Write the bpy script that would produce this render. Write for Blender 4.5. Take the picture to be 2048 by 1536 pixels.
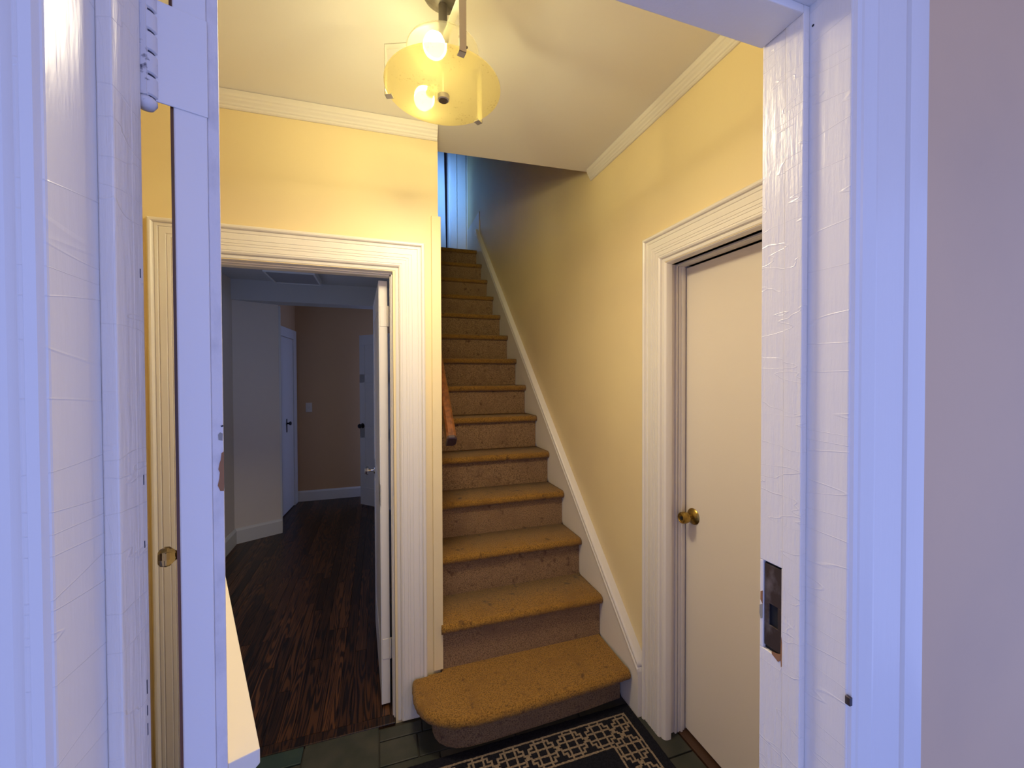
import bpy, bmesh, math, random
from mathutils import Vector, Matrix
random.seed(7)
SC = bpy.context.scene
for o in list(bpy.data.objects):
    bpy.data.objects.remove(o)
COL = SC.collection
PI = math.pi

# ------------------------------------------------------------------ camera
F_PX = 813.4
yaw, pitch, roll = 0.31756, -0.01470, -0.00329
cy, sy, cp, sp = math.cos(yaw), math.sin(yaw), math.cos(pitch), math.sin(pitch)
fwd = Vector((sy*cp, cy*cp, sp)); rgt = Vector((cy, -sy, 0)); upv = rgt.cross(fwd)
cr, sr = math.cos(roll), math.sin(roll)
r2 = rgt*cr + upv*sr; u2 = upv*cr - rgt*sr
cam_data = bpy.data.cameras.new('camera')
cam_data.sensor_width = 36.0
cam_data.lens = F_PX/2048*36.0
cam_data.clip_start = 0.01
cam = bpy.data.objects.new('camera', cam_data)
M = Matrix((r2, u2, -fwd)).transposed().to_4x4()
M.translation = Vector((0, 0, 1.5))
cam.matrix_world = M
COL.objects.link(cam)
SC.camera = cam

# ------------------------------------------------------------------ world, lights, exposure
w = bpy.data.worlds.new('sky'); SC.world = w; w.use_nodes = True
bg = w.node_tree.nodes['Background']
bg.inputs['Color'].default_value = (0.32, 0.42, 0.94, 1)
bg.inputs['Strength'].default_value = 1.5
def area(name, loc, direction, sx, sy_, power, color, spread=PI):
    d = bpy.data.lights.new(name, 'AREA'); d.shape = 'RECTANGLE'; d.size = sx; d.size_y = sy_
    d.energy = power; d.color = color; d.spread = spread
    o = bpy.data.objects.new(name, d); COL.objects.link(o)
    o.location = loc
    o.rotation_euler = Vector(direction).to_track_quat('-Z', 'Y').to_euler()
    return o
# added area lights standing in for unseen daylight; no windows are built
area('side_room_daylight_fill', (-1.20, 2.95, 1.55), (1, 0.45, 0), 0.8, 1.1, 3.4, (0.42, 0.58, 1.0))
area('passage_fill', (0.08, 4.92, 1.7), (-1, -0.1, 0), 0.4, 0.9, 0.06, (0.75, 0.8, 1.0))
area('upstairs_daylight_fill', (0.30, 4.30, 3.85), (0.50, 1.0, -0.08), 0.3, 0.9, 4.5, (0.20, 0.46, 1.0), 0.85)
L = bpy.data.lights.new('porch_lamp_light', 'POINT'); L.energy = 8; L.color = (1.0, 0.74, 0.50); L.shadow_soft_size = .2
lo = bpy.data.objects.new('porch_lamp_light', L); COL.objects.link(lo); lo.location = (0.25, -1.25, 2.25)   # lamp of the room behind the camera
SC.view_settings.view_transform = 'Standard'
SC.view_settings.look = 'None'
SC.view_settings.exposure = 0.0
SC.view_settings.gamma = 1.0
SC.view_settings.use_curve_mapping = False

# ------------------------------------------------------------------ materials
def mat(name, color, rough=0.6, metal=0.0, spec=0.5, bump=None, var=None, coat=0.0):
    """bump = list of (kind, scale(3), strength, distance); var = (scale, colour2, lo, hi)"""
    m = bpy.data.materials.new(name); m.use_nodes = True
    nt = m.node_tree; b = nt.nodes['Principled BSDF']
    b.inputs['Base Color'].default_value = (*color, 1)
    b.inputs['Roughness'].default_value = rough
    b.inputs['Metallic'].default_value = metal
    b.inputs['Specular IOR Level'].default_value = spec
    if coat: b.inputs['Coat Weight'].default_value = coat; b.inputs['Coat Roughness'].default_value = 0.15
    tc = nt.nodes.new('ShaderNodeTexCoord')
    if var:
        mp = nt.nodes.new('ShaderNodeMapping'); mp.inputs['Scale'].default_value = var[0]
        nt.links.new(tc.outputs['Object'], mp.inputs['Vector'])
        n = nt.nodes.new('ShaderNodeTexNoise'); n.inputs['Detail'].default_value = 6
        n.inputs['Scale'].default_value = 1.0
        nt.links.new(mp.outputs['Vector'], n.inputs['Vector'])
        r = nt.nodes.new('ShaderNodeValToRGB')
        r.color_ramp.elements[0].position = var[2]; r.color_ramp.elements[1].position = var[3]
        r.color_ramp.elements[0].color = (*color, 1); r.color_ramp.elements[1].color = (*var[1], 1)
        nt.links.new(n.outputs['Fac'], r.inputs['Fac'])
        nt.links.new(r.outputs['Color'], b.inputs['Base Color'])
        m['ramp'] = r.name
    last = None
    for kind, sc, st, dist in (bump or []):
        mp = nt.nodes.new('ShaderNodeMapping'); mp.inputs['Scale'].default_value = sc
        nt.links.new(tc.outputs['Object'], mp.inputs['Vector'])
        n = nt.nodes.new('ShaderNodeTexNoise'); n.inputs['Scale'].default_value = 1.0
        n.inputs['Detail'].default_value = 4 if kind == 'noise' else 2
        nt.links.new(mp.outputs['Vector'], n.inputs['Vector'])
        out = n.outputs['Fac']
        if kind == 'lines':      # many iso-lines: the fine parallel cracks of old gloss paint
            mm = nt.nodes.new('ShaderNodeMath'); mm.operation = 'MULTIPLY'; mm.inputs[1].default_value = 9.0
            fr = nt.nodes.new('ShaderNodeMath'); fr.operation = 'FRACT'
            nt.links.new(out, mm.inputs[0]); nt.links.new(mm.outputs[0], fr.inputs[0])
            r = nt.nodes.new('ShaderNodeValToRGB'); e = r.color_ramp.elements
            e[0].position = 0.47; e[0].color = (0, 0, 0, 1); e[1].position = 0.53; e[1].color = (0, 0, 0, 1)
            k = r.color_ramp.elements.new(0.5); k.color = (1, 1, 1, 1)
            nt.links.new(fr.outputs[0], r.inputs['Fac']); out = r.outputs['Color']
        if kind == 'crack':      # thin iso-lines of a stretched noise: hairline cracks in old paint
            r = nt.nodes.new('ShaderNodeValToRGB'); e = r.color_ramp.elements
            e[0].position = 0.493; e[0].color = (0, 0, 0, 1); e[1].position = 0.507; e[1].color = (0, 0, 0, 1)
            k = r.color_ramp.elements.new(0.5); k.color = (1, 1, 1, 1)
            nt.links.new(out, r.inputs['Fac']); out = r.outputs['Color']
        bp = nt.nodes.new('ShaderNodeBump'); bp.inputs['Strength'].default_value = st
        bp.inputs['Distance'].default_value = dist
        nt.links.new(out, bp.inputs['Height'])
        if last: nt.links.new(last, bp.inputs['Normal'])
        last = bp.outputs['Normal']
    if last: nt.links.new(last, b.inputs['Normal'])
    return m
def per_object(m, amount):
    """let every object that carries m differ a little in brightness"""
    nt = m.node_tree; b = nt.nodes['Principled BSDF']
    src = b.inputs['Base Color'].links[0].from_socket if b.inputs['Base Color'].links else None
    oi = nt.nodes.new('ShaderNodeObjectInfo')
    mr = nt.nodes.new('ShaderNodeMapRange'); mr.inputs['To Min'].default_value = 1-amount; mr.inputs['To Max'].default_value = 1+amount
    nt.links.new(oi.outputs['Random'], mr.inputs['Value'])
    mx = nt.nodes.new('ShaderNodeMix'); mx.data_type = 'RGBA'; mx.blend_type = 'MULTIPLY'
    mx.inputs[0].default_value = 1.0
    if src: nt.links.new(src, mx.inputs[6])
    else: mx.inputs[6].default_value = b.inputs['Base Color'].default_value
    nt.links.new(mr.outputs['Result'], mx.inputs[7])
    nt.links.new(mx.outputs[2], b.inputs['Base Color'])

WALL = mat('yellow_wall_paint', (0.84, 0.69, 0.38), 0.5, bump=[('noise', (25, 25, 25), .12, .004), ('noise', (3, 3, 3), .15, .01)],
           var=((1.6, 1.6, 1.6), (0.78, 0.63, 0.36), .45, .75))
CEIL = mat('ceiling_paint', (0.86, 0.82, 0.76), 0.6, bump=[('noise', (18, 18, 18), .15, .004), ('noise', (2.5, 2.5, 2.5), .25, .015)])
TRIM = mat('cream_trim_paint', (0.80, 0.75, 0.66), 0.38, bump=[('noise', (60, 60, 6), .12, .002)])
GLOSS = mat('old_white_gloss_paint', (0.80, 0.76, 0.72), 0.30,
            bump=[('noise', (100, 100, 8), .55, .0013), ('lines', (1.2, 1.2, 11), .5, .0007), ('noise', (160, 160, 45), .35, .0009)])
GLOSSC = mat('white_casing_gloss_paint', (0.80, 0.76, 0.72), 0.30, bump=[('noise', (110, 110, 5), .40, .0012), ('noise', (160, 160, 45), .2, .0008)])
GLOSSX = mat('alligatored_white_gloss_paint', (0.80, 0.76, 0.72), 0.30,
            bump=[('noise', (120, 120, 10), .65, .002), ('crack', (6, 6, 28), .45, .0008), ('crack', (50, 50, 4), .3, .0006), ('noise', (150, 150, 90), .4, .001)])
SMOOTH = mat('white_door_edge_paint', (0.80, 0.77, 0.76), 0.35, bump=[('noise', (40, 40, 5), .10, .001)])
ROUGHW = mat('rough_white_paint', (0.74, 0.70, 0.70), 0.55, bump=[('noise', (160, 160, 90), .7, .0015)],
             var=((40, 40, 25), (0.58, 0.55, 0.56), .5, .8))
DOORP = mat('flat_cream_door_paint', (0.78, 0.70, 0.58), 0.45, bump=[('noise', (20, 20, 20), .05, .002)])
PEACH = mat('peach_wall_paint', (0.72, 0.49, 0.29), 0.6, bump=[('noise', (14, 14, 14), .12, .004)],
            var=((2, 2, 2), (0.65, 0.45, 0.28), .45, .7))
ROOMW = mat('peach_orange_wall_paint', (0.62, 0.40, 0.22), 0.7)
ROOMG = mat('pale_grey_wall_paint', (0.82, 0.75, 0.68), 0.7)
ROOMC = mat('room_ceiling_paint', (0.60, 0.60, 0.60), 0.7)
BLUEW = mat('white_room_trim', (0.74, 0.74, 0.74), 0.45)
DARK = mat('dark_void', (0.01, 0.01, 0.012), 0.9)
BROWN = mat('varnished_brown_wood', (0.16, 0.055, 0.018), 0.4, bump=[('noise', (80, 80, 5), .2, .001)],
            var=((60, 60, 4), (0.07, 0.022, 0.008), .4, .65))
RAILW = mat('handrail_wood', (0.20, 0.065, 0.016), 0.35, var=((60, 8, 60), (0.10, 0.03, 0.008), .4, .65))
THRESH = mat('dark_worn_threshold_wood', (0.055, 0.024, 0.012), 0.5, bump=[('noise', (80, 6, 80), .3, .001)])
CAPW = mat('dark_end_grain', (0.035, 0.016, 0.02), 0.5)
BAREW = mat('bare_chipped_wood', (0.30, 0.14, 0.06), 0.8, bump=[('noise', (150, 150, 60), .6, .001)])
GREYCHIP = mat('grey_old_paint', (0.30, 0.28, 0.25), 0.7)
BRASS = mat('aged_brass', (0.42, 0.28, 0.07), 0.32, 1.0, var=((60, 60, 60), (0.22, 0.14, 0.04), .45, .7))
IRON = mat('old_strike_metal', (0.10, 0.075, 0.07), 0.4, 0.75, bump=[('noise', (90, 90, 90), .3, .001)],
           var=((50, 50, 30), (0.26, 0.23, 0.25), .5, .75))
BLACKM = mat('black_knob_metal', (0.02, 0.02, 0.022), 0.3, 0.6)
CHROME = mat('chrome', (0.7, 0.7, 0.72), 0.15, 1.0)
NICKEL = mat('brushed_nickel', (0.62, 0.60, 0.55), 0.5, 0.6)
CANOPY = mat('tarnished_canopy_metal', (0.22, 0.21, 0.20), 0.45, 0.9, bump=[('noise', (60, 60, 60), .2, .001)],
             var=((25, 25, 25), (0.36, 0.34, 0.32), .45, .7))
BLUEBLACK = mat('blue_black', (0.03, 0.035, 0.06), 0.9)  # dark tone for the hinge pin, cracks and a chip
HINGEP = mat('painted_over_hinge', (0.70, 0.68, 0.70), 0.45, bump=[('noise', (90, 90, 90), .35, .001)],
             var=((120, 120, 160), (0.10, 0.10, 0.14), .62, .74))
STONE_A = mat('green_slate', (0.030, 0.034, 0.026), 0.55, bump=[('noise', (14, 14, 14), .35, .004), ('noise', (70, 70, 70), .2, .001)],
              var=((9, 9, 9), (0.052, 0.050, 0.040), .4, .7)); per_object(STONE_A, .25)
STONE_B = mat('teal_slate', (0.026, 0.050, 0.048), 0.5, bump=[('noise', (14, 14, 14), .35, .004)],
              var=((9, 9, 9), (0.036, 0.060, 0.052), .4, .7))
GROUT = mat('dark_grout', (0.05, 0.045, 0.038), 0.9)
PORCH_BOUNCE = mat('blue_bounce_floor', (0.38, 0.52, 0.80), 0.8)  # blue chosen so its bounce colours the lower trim
PORCH_SHADE = mat('sky_shade_ceiling', (0.70, 0.60, 0.52), 0.8)  # warm tone chosen to tint the light on the upper trim
RUGD = mat('rug_black_pile', (0.008, 0.0085, 0.014), 0.95, spec=.1, bump=[('noise', (500, 500, 500), .8, .002)],
           var=((200, 200, 200), (0.015, 0.015, 0.023), .4, .6))
RUGL = mat('rug_beige_pile', (0.30, 0.235, 0.175), 0.95, spec=.1, bump=[('noise', (500, 500, 500), .8, .002)],
           var=((160, 160, 160), (0.20, 0.15, 0.11), .4, .6))
DIFFU = mat('grey_diffuser', (0.34, 0.34, 0.36), 0.5)
PLASTIC = mat('switch_plastic', (0.72, 0.66, 0.60), 0.4)

def carpet(name, base, dark, stain):
    m = mat(name, base, 0.95, spec=.1, bump=[('noise', (420, 420, 420), .9, .004), ('noise', (60, 60, 60), .35, .006)])
    nt = m.node_tree; b = nt.nodes['Principled BSDF']; tc = nt.nodes.new('ShaderNodeTexCoord')
    b.inputs['Sheen Weight'].default_value = 0.15
    def ns(s, lo, hi, det=5):
        n = nt.nodes.new('ShaderNodeTexNoise'); n.inputs['Scale'].default_value = s; n.inputs['Detail'].default_value = det
        nt.links.new(tc.outputs['Object'], n.inputs['Vector'])
        r = nt.nodes.new('ShaderNodeValToRGB'); r.color_ramp.elements[0].position = lo; r.color_ramp.elements[1].position = hi
        nt.links.new(n.outputs['Fac'], r.inputs['Fac']); return r.outputs['Color']
    def mix(a, c2, f):
        x = nt.nodes.new('ShaderNodeMix'); x.data_type = 'RGBA'
        nt.links.new(f, x.inputs[0])
        if isinstance(a, tuple): x.inputs[6].default_value = (*a, 1)
        else: nt.links.new(a, x.inputs[6])
        x.inputs[7].default_value = (*c2, 1); return x.outputs[2]
    c = mix(base, tuple(q*.62 for q in dark), ns(210, .44, .64))       # tufts
    c = mix(c, dark, ns(9, .52, .80))            # traffic wear
    c = mix(c, stain, ns(24, .62, .74, 3))       # spots
    nt.links.new(c, b.inputs['Base Color'])
    return m
CARPET = carpet('tan_carpet', (0.37, 0.190, 0.036), (0.24, 0.118, 0.024), (0.12, 0.060, 0.020))
CARPETR = carpet('tan_carpet_cool_lit', (0.35, 0.215, 0.105), (0.23, 0.135, 0.07), (0.13, 0.07, 0.04))  # riser copy of the same carpet, greyed for the cooler light there

def plank_mat():
    m = mat('dark_stained_oak', (0.055, 0.022, 0.009), 0.38)
    nt = m.node_tree; b = nt.nodes['Principled BSDF']
    tc = nt.nodes.new('ShaderNodeTexCoord'); oi = nt.nodes.new('ShaderNodeObjectInfo')
    ad = nt.nodes.new('ShaderNodeVectorMath'); ad.operation = 'ADD'
    cmb = nt.nodes.new('ShaderNodeCombineXYZ'); mu = nt.nodes.new('ShaderNodeMath'); mu.operation = 'MULTIPLY'; mu.inputs[1].default_value = 40
    nt.links.new(oi.outputs['Random'], mu.inputs[0]); nt.links.new(mu.outputs[0], cmb.inputs[1]); nt.links.new(mu.outputs[0], cmb.inputs[2])
    nt.links.new(tc.outputs['Object'], ad.inputs[0]); nt.links.new(cmb.outputs[0], ad.inputs[1])
    mp = nt.nodes.new('ShaderNodeMapping'); mp.inputs['Scale'].default_value = (1.0, 0.055, 1.0)
    nt.links.new(ad.outputs[0], mp.inputs['Vector'])
    n1 = nt.nodes.new('ShaderNodeTexNoise'); n1.inputs['Scale'].default_value = 22; n1.inputs['Detail'].default_value = 1
    nt.links.new(mp.outputs['Vector'], n1.inputs['Vector'])
    # cathedral grain = contour rings of a stretched noise
    m2 = nt.nodes.new('ShaderNodeMath'); m2.operation = 'MULTIPLY'; m2.inputs[1].default_value = 85
    s2 = nt.nodes.new('ShaderNodeMath'); s2.operation = 'SINE'
    nt.links.new(n1.outputs['Fac'], m2.inputs[0]); nt.links.new(m2.outputs[0], s2.inputs[0])
    r = nt.nodes.new('ShaderNodeValToRGB'); r.color_ramp.elements[0].position = .25; r.color_ramp.elements[1].position = .75
    mr = nt.nodes.new('ShaderNodeMapRange'); mr.inputs['From Min'].default_value = -1
    nt.links.new(s2.outputs[0], mr.inputs['Value']); nt.links.new(mr.outputs['Result'], r.inputs['Fac'])
    r.color_ramp.elements[0].color = (0.014, 0.006, 0.003, 1); r.color_ramp.elements[1].color = (0.085, 0.033, 0.011, 1)
    nt.links.new(r.outputs['Color'], b.inputs['Base Color'])
    bp = nt.nodes.new('ShaderNodeBump'); bp.inputs['Strength'].default_value = .25; bp.inputs['Distance'].default_value = .001
    nt.links.new(r.outputs['Color'], bp.inputs['Height']); nt.links.new(bp.outputs['Normal'], b.inputs['Normal'])
    per_object(m, .6)
    return m
PLANK = plank_mat()

def glass_disc_mat(name, tint, trans):
    m = bpy.data.materials.new(name); m.use_nodes = True; nt = m.node_tree
    for n in list(nt.nodes): nt.nodes.remove(n)
    out = nt.nodes.new('ShaderNodeOutputMaterial')
    tl = nt.nodes.new('ShaderNodeBsdfTranslucent'); df = nt.nodes.new('ShaderNodeBsdfDiffuse'); tp = nt.nodes.new('ShaderNodeBsdfTransparent')
    gl = nt.nodes.new('ShaderNodeBsdfGlossy'); gl.inputs['Roughness'].default_value = .25
    tc = nt.nodes.new('ShaderNodeTexCoord'); n = nt.nodes.new('ShaderNodeTexNoise'); n.inputs['Scale'].default_value = 140
    n2 = nt.nodes.new('ShaderNodeTexNoise'); n2.inputs['Scale'].default_value = 14
    nt.links.new(tc.outputs['Object'], n.inputs['Vector']); nt.links.new(tc.outputs['Object'], n2.inputs['Vector'])
    mu = nt.nodes.new('ShaderNodeMath'); mu.operation = 'MULTIPLY'
    nt.links.new(n.outputs['Fac'], mu.inputs[0]); nt.links.new(n2.outputs['Fac'], mu.inputs[1])
    r = nt.nodes.new('ShaderNodeValToRGB'); r.color_ramp.elements[0].position = .36; r.color_ramp.elements[1].position = .46
    r.color_ramp.elements[0].color = (*tint, 1); r.color_ramp.elements[1].color = (tint[0]*.55, tint[1]*.5, tint[2]*.4, 1)  # fly specks
    nt.links.new(mu.outputs[0], r.inputs['Fac'])
    for s in (tl, df): nt.links.new(r.outputs['Color'], s.inputs['Color'])
    tp.inputs['Color'].default_value = (*tint, 1)
    a = nt.nodes.new('ShaderNodeMixShader'); a.inputs[0].default_value = .45
    nt.links.new(tl.outputs[0], a.inputs[1]); nt.links.new(df.outputs[0], a.inputs[2])
    b = nt.nodes.new('ShaderNodeMixShader'); b.inputs[0].default_value = trans
    nt.links.new(a.outputs[0], b.inputs[1]); nt.links.new(tp.outputs[0], b.inputs[2])
    rf = nt.nodes.new('ShaderNodeBsdfRefraction'); rf.inputs['Roughness'].default_value = .32; rf.inputs['IOR'].default_value = 1.02
    rf.inputs['Color'].default_value = (*tint, 1)
    b0 = b; b = nt.nodes.new('ShaderNodeMixShader'); b.inputs[0].default_value = .34
    nt.links.new(b0.outputs[0], b.inputs[1]); nt.links.new(rf.outputs[0], b.inputs[2])
    c = nt.nodes.new('ShaderNodeMixShader'); c.inputs[0].default_value = .04
    nt.links.new(b.outputs[0], c.inputs[1]); nt.links.new(gl.outputs[0], c.inputs[2])
    nt.links.new(c.outputs[0], out.inputs['Surface'])
    return m
LAMPG = glass_disc_mat('frosted_amber_glass', (0.95, 0.88, 0.60), 0.46)
LAMPU = glass_disc_mat('frosted_white_glass', (0.97, 0.95, 0.86), 0.85)
PANW = mat('white_enamel', (0.80, 0.78, 0.70), 0.4)
def emis(name, color, st):
    m = bpy.data.materials.new(name); m.use_nodes = True
    b = m.node_tree.nodes['Principled BSDF']; b.inputs['Base Color'].default_value = (.8, .8, .8, 1)
    b.inputs['Emission Color'].default_value = (*color, 1); b.inputs['Emission Strength'].default_value = st
    return m
LAMP_COL = (1.0, 0.89, 0.46)
BULB = emis('lit_bulb', LAMP_COL, 10.0)
def glass_mat():
    m = bpy.data.materials.new('cut_glass'); m.use_nodes = True
    b = m.node_tree.nodes['Principled BSDF']; b.inputs['Base Color'].default_value = (.80, .74, .66, 1)
    b.inputs['Roughness'].default_value = .03; b.inputs['Transmission Weight'].default_value = 0.85; b.inputs['IOR'].default_value = 1.5
    return m
GLASS = glass_mat()

# ------------------------------------------------------------------ mesh helpers
class MB:
    def __init__(s): s.v = []; s.f = []; s.m = []
    def add(s, vs, fs, mi=0):
        o = len(s.v); s.v += [tuple(p) for p in vs]; s.f += [tuple(i+o for i in f) for f in fs]; s.m += [mi]*len(fs)
    def box(s, x0, x1, y0, y1, z0, z1, mi=0, T=None):
        vs = [(x, y, z) for z in (z0, z1) for y in (y0, y1) for x in (x0, x1)]
        if T: vs = [T(*p) for p in vs]
        s.add(vs, [(0, 2, 3, 1), (4, 5, 7, 6), (0, 1, 5, 4), (2, 6, 7, 3), (0, 4, 6, 2), (1, 3, 7, 5)], mi)
    def prism(s, pts, axis, a, b, mi=0, T=None):
        """closed 2D outline pts extruded along axis ('x','y','z') from a to b"""
        def P(p, t):
            q = {'x': (t, p[0], p[1]), 'y': (p[0], t, p[1]), 'z': (p[0], p[1], t)}[axis]
            return T(*q) if T else q
        n = len(pts)
        vs = [P(p, a) for p in pts] + [P(p, b) for p in pts]
        fs = [(i, (i+1) % n, (i+1) % n+n, i+n) for i in range(n)] + [tuple(range(n-1, -1, -1)), tuple(range(n, 2*n))]
        s.add(vs, fs, mi)
    def lathe(s, prof, org, axis, n=24, mi=0, cap=True):
        """prof = [(radius, distance along axis)]"""
        ax = Vector(axis).normalized(); t = Vector((0, 0, 1)) if abs(ax.z) < .9 else Vector((1, 0, 0))
        e1 = ax.cross(t).normalized(); e2 = ax.cross(e1)
        vs = []; fs = []
        for r, h in prof:
            for k in range(n):
                a = 2*PI*k/n
                vs.append(Vector(org)+ax*h+(e1*math.cos(a)+e2*math.sin(a))*r)
        for j in range(len(prof)-1):
            for k in range(n):
                fs.append((j*n+k, j*n+(k+1) % n, (j+1)*n+(k+1) % n, (j+1)*n+k))
        if cap:
            fs.append(tuple(range(n-1, -1, -1))); fs.append(tuple(range((len(prof)-1)*n, len(prof)*n)))
        s.add(vs, fs, mi)
    def strip(s, stations, closed=True, mi=0):
        """stations = list of equal-length point loops swept one after the other"""
        n = len(stations[0]); vs = [p for st in stations for p in st]; fs = []
        for j in range(len(stations)-1):
            for k in range(n if closed else n-1):
                fs.append((j*n+k, j*n+(k+1) % n, (j+1)*n+(k+1) % n, (j+1)*n+k))
        if closed:
            fs.append(tuple(range(n-1, -1, -1))); fs.append(tuple(range((len(stations)-1)*n, len(stations)*n)))
        s.add(vs, fs, mi)
    def build(s, name, mats, parent=None, bevel=0.0, smooth=False, seg=2, recalc=True):
        me = bpy.data.meshes.new(name); me.from_pydata(s.v, [], s.f)
        if not isinstance(mats, (list, tuple)): mats = [mats]
        for m in mats: me.materials.append(m)
        me.polygons.foreach_set('material_index', s.m)
        if recalc:
            bm = bmesh.new(); bm.from_mesh(me)
            if getattr(s, 'weld', 0): bmesh.ops.remove_doubles(bm, verts=bm.verts, dist=s.weld)
            bmesh.ops.recalc_face_normals(bm, faces=bm.faces); bm.to_mesh(me); bm.free()
        if smooth: me.polygons.foreach_set('use_smooth', [True]*len(me.polygons))
        o = bpy.data.objects.new(name, me); COL.objects.link(o)
        if parent: o.parent = parent; o.matrix_parent_inverse = parent.matrix_world.inverted()
        if bevel:
            b = o.modifiers.new('bevel', 'BEVEL'); b.width = bevel; b.segments = seg; b.limit_method = 'ANGLE'
        return o
def tag(o, label, cat, group=None, kind=None):
    o['label'] = label; o['category'] = cat
    if group: o['group'] = group
    if kind: o['kind'] = kind
    return o
def empty(name, loc, label, cat, kind=None):
    o = bpy.data.objects.new(name, None); o.location = loc; o.empty_display_size = .05
    COL.objects.link(o); bpy.context.view_layer.update()
    return tag(o, label, cat, None, kind)
def smooth_by_angle(o, ang=40):
    o.data.polygons.foreach_set('use_smooth', [True]*len(o.data.polygons))
    try: o.data.set_sharp_from_angle(angle=math.radians(ang))
    except Exception: pass
    return o
def B(name, m, parent, *dims, bevel=0.0):
    k = MB(); k.box(*dims); return k.build(name, m, parent, bevel)

# ================================================================== LARGE STRUCTURE
XR, YB = 1.112, 1.833           # right wall face, back wall face of the hall
# floors
k = MB(); k.box(-0.97, 1.23, 0.40, 1.86, -0.06, -0.012); k.box(.16, 1.23, 1.86, 5.3, -0.06, -0.012); fl = k.build('floor', GROUT)
tag(fl, 'dark green slate tile floor of the small entrance hall', 'floor', kind='structure')
tiles = [(-.95, -.62, 1.66, 1.826), (-.615, -.30, 1.748, 1.826, 1), (-.295, -.010, 1.632, 1.826), (-.005, .165, 1.748, 1.805),
         (-.005, .14, 1.632, 1.742), (.146, .45, 1.632, 1.742), (.171, .45, 1.748, 1.826), (-.615, -.30, 1.632, 1.742)]
x = -.95
for y0, y1, wd in ((1.33, 1.627, .31), (1.02, 1.325, .27), (.72, 1.015, .33), (.535, .715, .29)):
    x = -.95
    while x < 1.0:
        x1 = min(x+wd+random.uniform(-.04, .04), 1.015)
        if 1.015-x1 < .08: x1 = 1.015
        tiles.append((x, x1-.006, y0, y1)); x = x1
tiles += [(1.02, 1.19, 1.313, 1.60), (1.02, 1.19, 1.02, 1.307), (1.02, 1.19, .72, 1.014)]
for t in tiles:
    dz = random.uniform(-.0012, .0012)
    B('slate_tile', STONE_B if len(t) > 4 else STONE_A, fl, t[0], t[1], t[2], t[3], -.02, -.001+dz, bevel=.002)

# dark-stained plank floor of the side room
fr = B('floor', DARK, None, -1.45, 0.17, 1.86, 5.6, -0.06, -0.016)
tag(fr, 'dark stained narrow oak plank floor of the unlit side room', 'floor', kind='structure')
k = MB(); k.box(-.66, .06, 1.822, 1.872, -.03, .003); k.build('threshold_board', PLANK, fr, .003)
pw, xx, cnt = .0565, -1.26, 0
plank_mesh = {}
while xx < .155:
    y = 1.875
    first = True
    while y < 5.5:
        L = random.choice((.45, .6, .8, 1.0, 1.2)) if not first else random.choice((.3, .5, .75, 1.0))
        first = False
        y1 = min(y+L, 5.51)
        if 5.51-y1 < .2: y1 = 5.51
        key = round(y1-y, 3)
        if key not in plank_mesh:
            q = MB(); q.box(0, pw-.0012, 0, y1-y-.0012, -.015, 0)
            o = q.build('plank', PLANK, fr); plank_mesh[key] = o.data
        else:
            o = bpy.data.objects.new('plank', plank_mesh[key]); COL.objects.link(o); o.parent = fr
        o.location = (xx, y, random.uniform(-.0006, .0006)); cnt += 1
        y = y1
    xx += pw

# unseen floor and ceiling outside the front door, added to tint and dim skylight
pf = B('floor', PORCH_BOUNCE, None, -2.2, 2.6, -2.2, 0.395, -0.08, -0.005)
tag(pf, 'unseen blue floor outside the front door, added to bounce light', 'floor', kind='structure')
pc = B('ceiling', PORCH_SHADE, None, -2.2, 2.6, -2.6, 0.405, 2.42, 2.50)
tag(pc, 'unseen ceiling outside the front door, added to hold back the sky', 'ceiling', kind='structure')

# front wall around the front door opening
k = MB(); k.box(.650, 2.6, .41, .53, -.02, 2.95)
fw = k.build('wall_front', [PEACH], None)
tag(fw, 'peach painted wall at the right edge beside the front door casing', 'wall', kind='structure')
k = MB(); k.box(-2.2, -.252, .41, .505, -.02, 2.95); k.box(-.252, .650, .41, .52, 2.085, 2.95)
k.build('wall_section', [PEACH], fw)

# left wall of hall, back wall, right wall
wl = B('wall_left', WALL, None, -1.07, -.95, .505, YB, -.02, 2.95)
tag(wl, 'left wall of the entrance hall behind the opened front door', 'wall', kind='structure')
k = MB(); k.box(-.95, -.662, YB, 1.93, -.02, 2.62); k.box(.062, .258, YB, 1.93, -.02, 2.62); k.box(-.662, .062, YB, 1.93, 1.962, 2.62)
wb = k.build('wall_back', WALL, None)
tag(wb, 'bright yellow back wall of the hall above the left doorway', 'wall', kind='structure')
k = MB(); k.box(.16, .258, 1.93, 4.53, -.02, 5.3)
ws = k.build('wall_stair', WALL, None)
tag(ws, 'wall between the staircase and the side room', 'wall', kind='structure')
k = MB(); k.box(XR, 1.26, 1.402, 5.3, -.02, 5.3); k.box(XR, 1.26, .53, 1.402, 1.968, 5.3); k.box(1.275, 1.30, .53, 1.42, -.02, 1.968)
wr = k.build('wall_right', WALL, None)
tag(wr, 'long yellow wall along the right of the staircase', 'wall', kind='structure')
# hall ceiling (its plaster sags a little to the left) with its edge over the stairs
k = MB()
zz = lambda x_: 2.6105+.0195*(x_-.2)/.9
pts = [(-1.07, .41, zz(-1.07)), (1.115, .41, zz(1.115)), (1.115, 2.012, zz(1.115)), (.15, 2.03, zz(.15)), (-1.07, 2.03, zz(-1.07))]
k.add(pts+[(p[0], p[1], 2.95) for p in pts], [(0, 1, 2, 3, 4), (9, 8, 7, 6, 5)]+[(i, (i+1) % 5, (i+1) % 5+5, i+5) for i in range(5)])
ce = k.build('ceiling', CEIL, None, .004)
tag(ce, 'cream plaster ceiling of the entrance hall with its edge over the stairs', 'ceiling', kind='structure')

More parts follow.
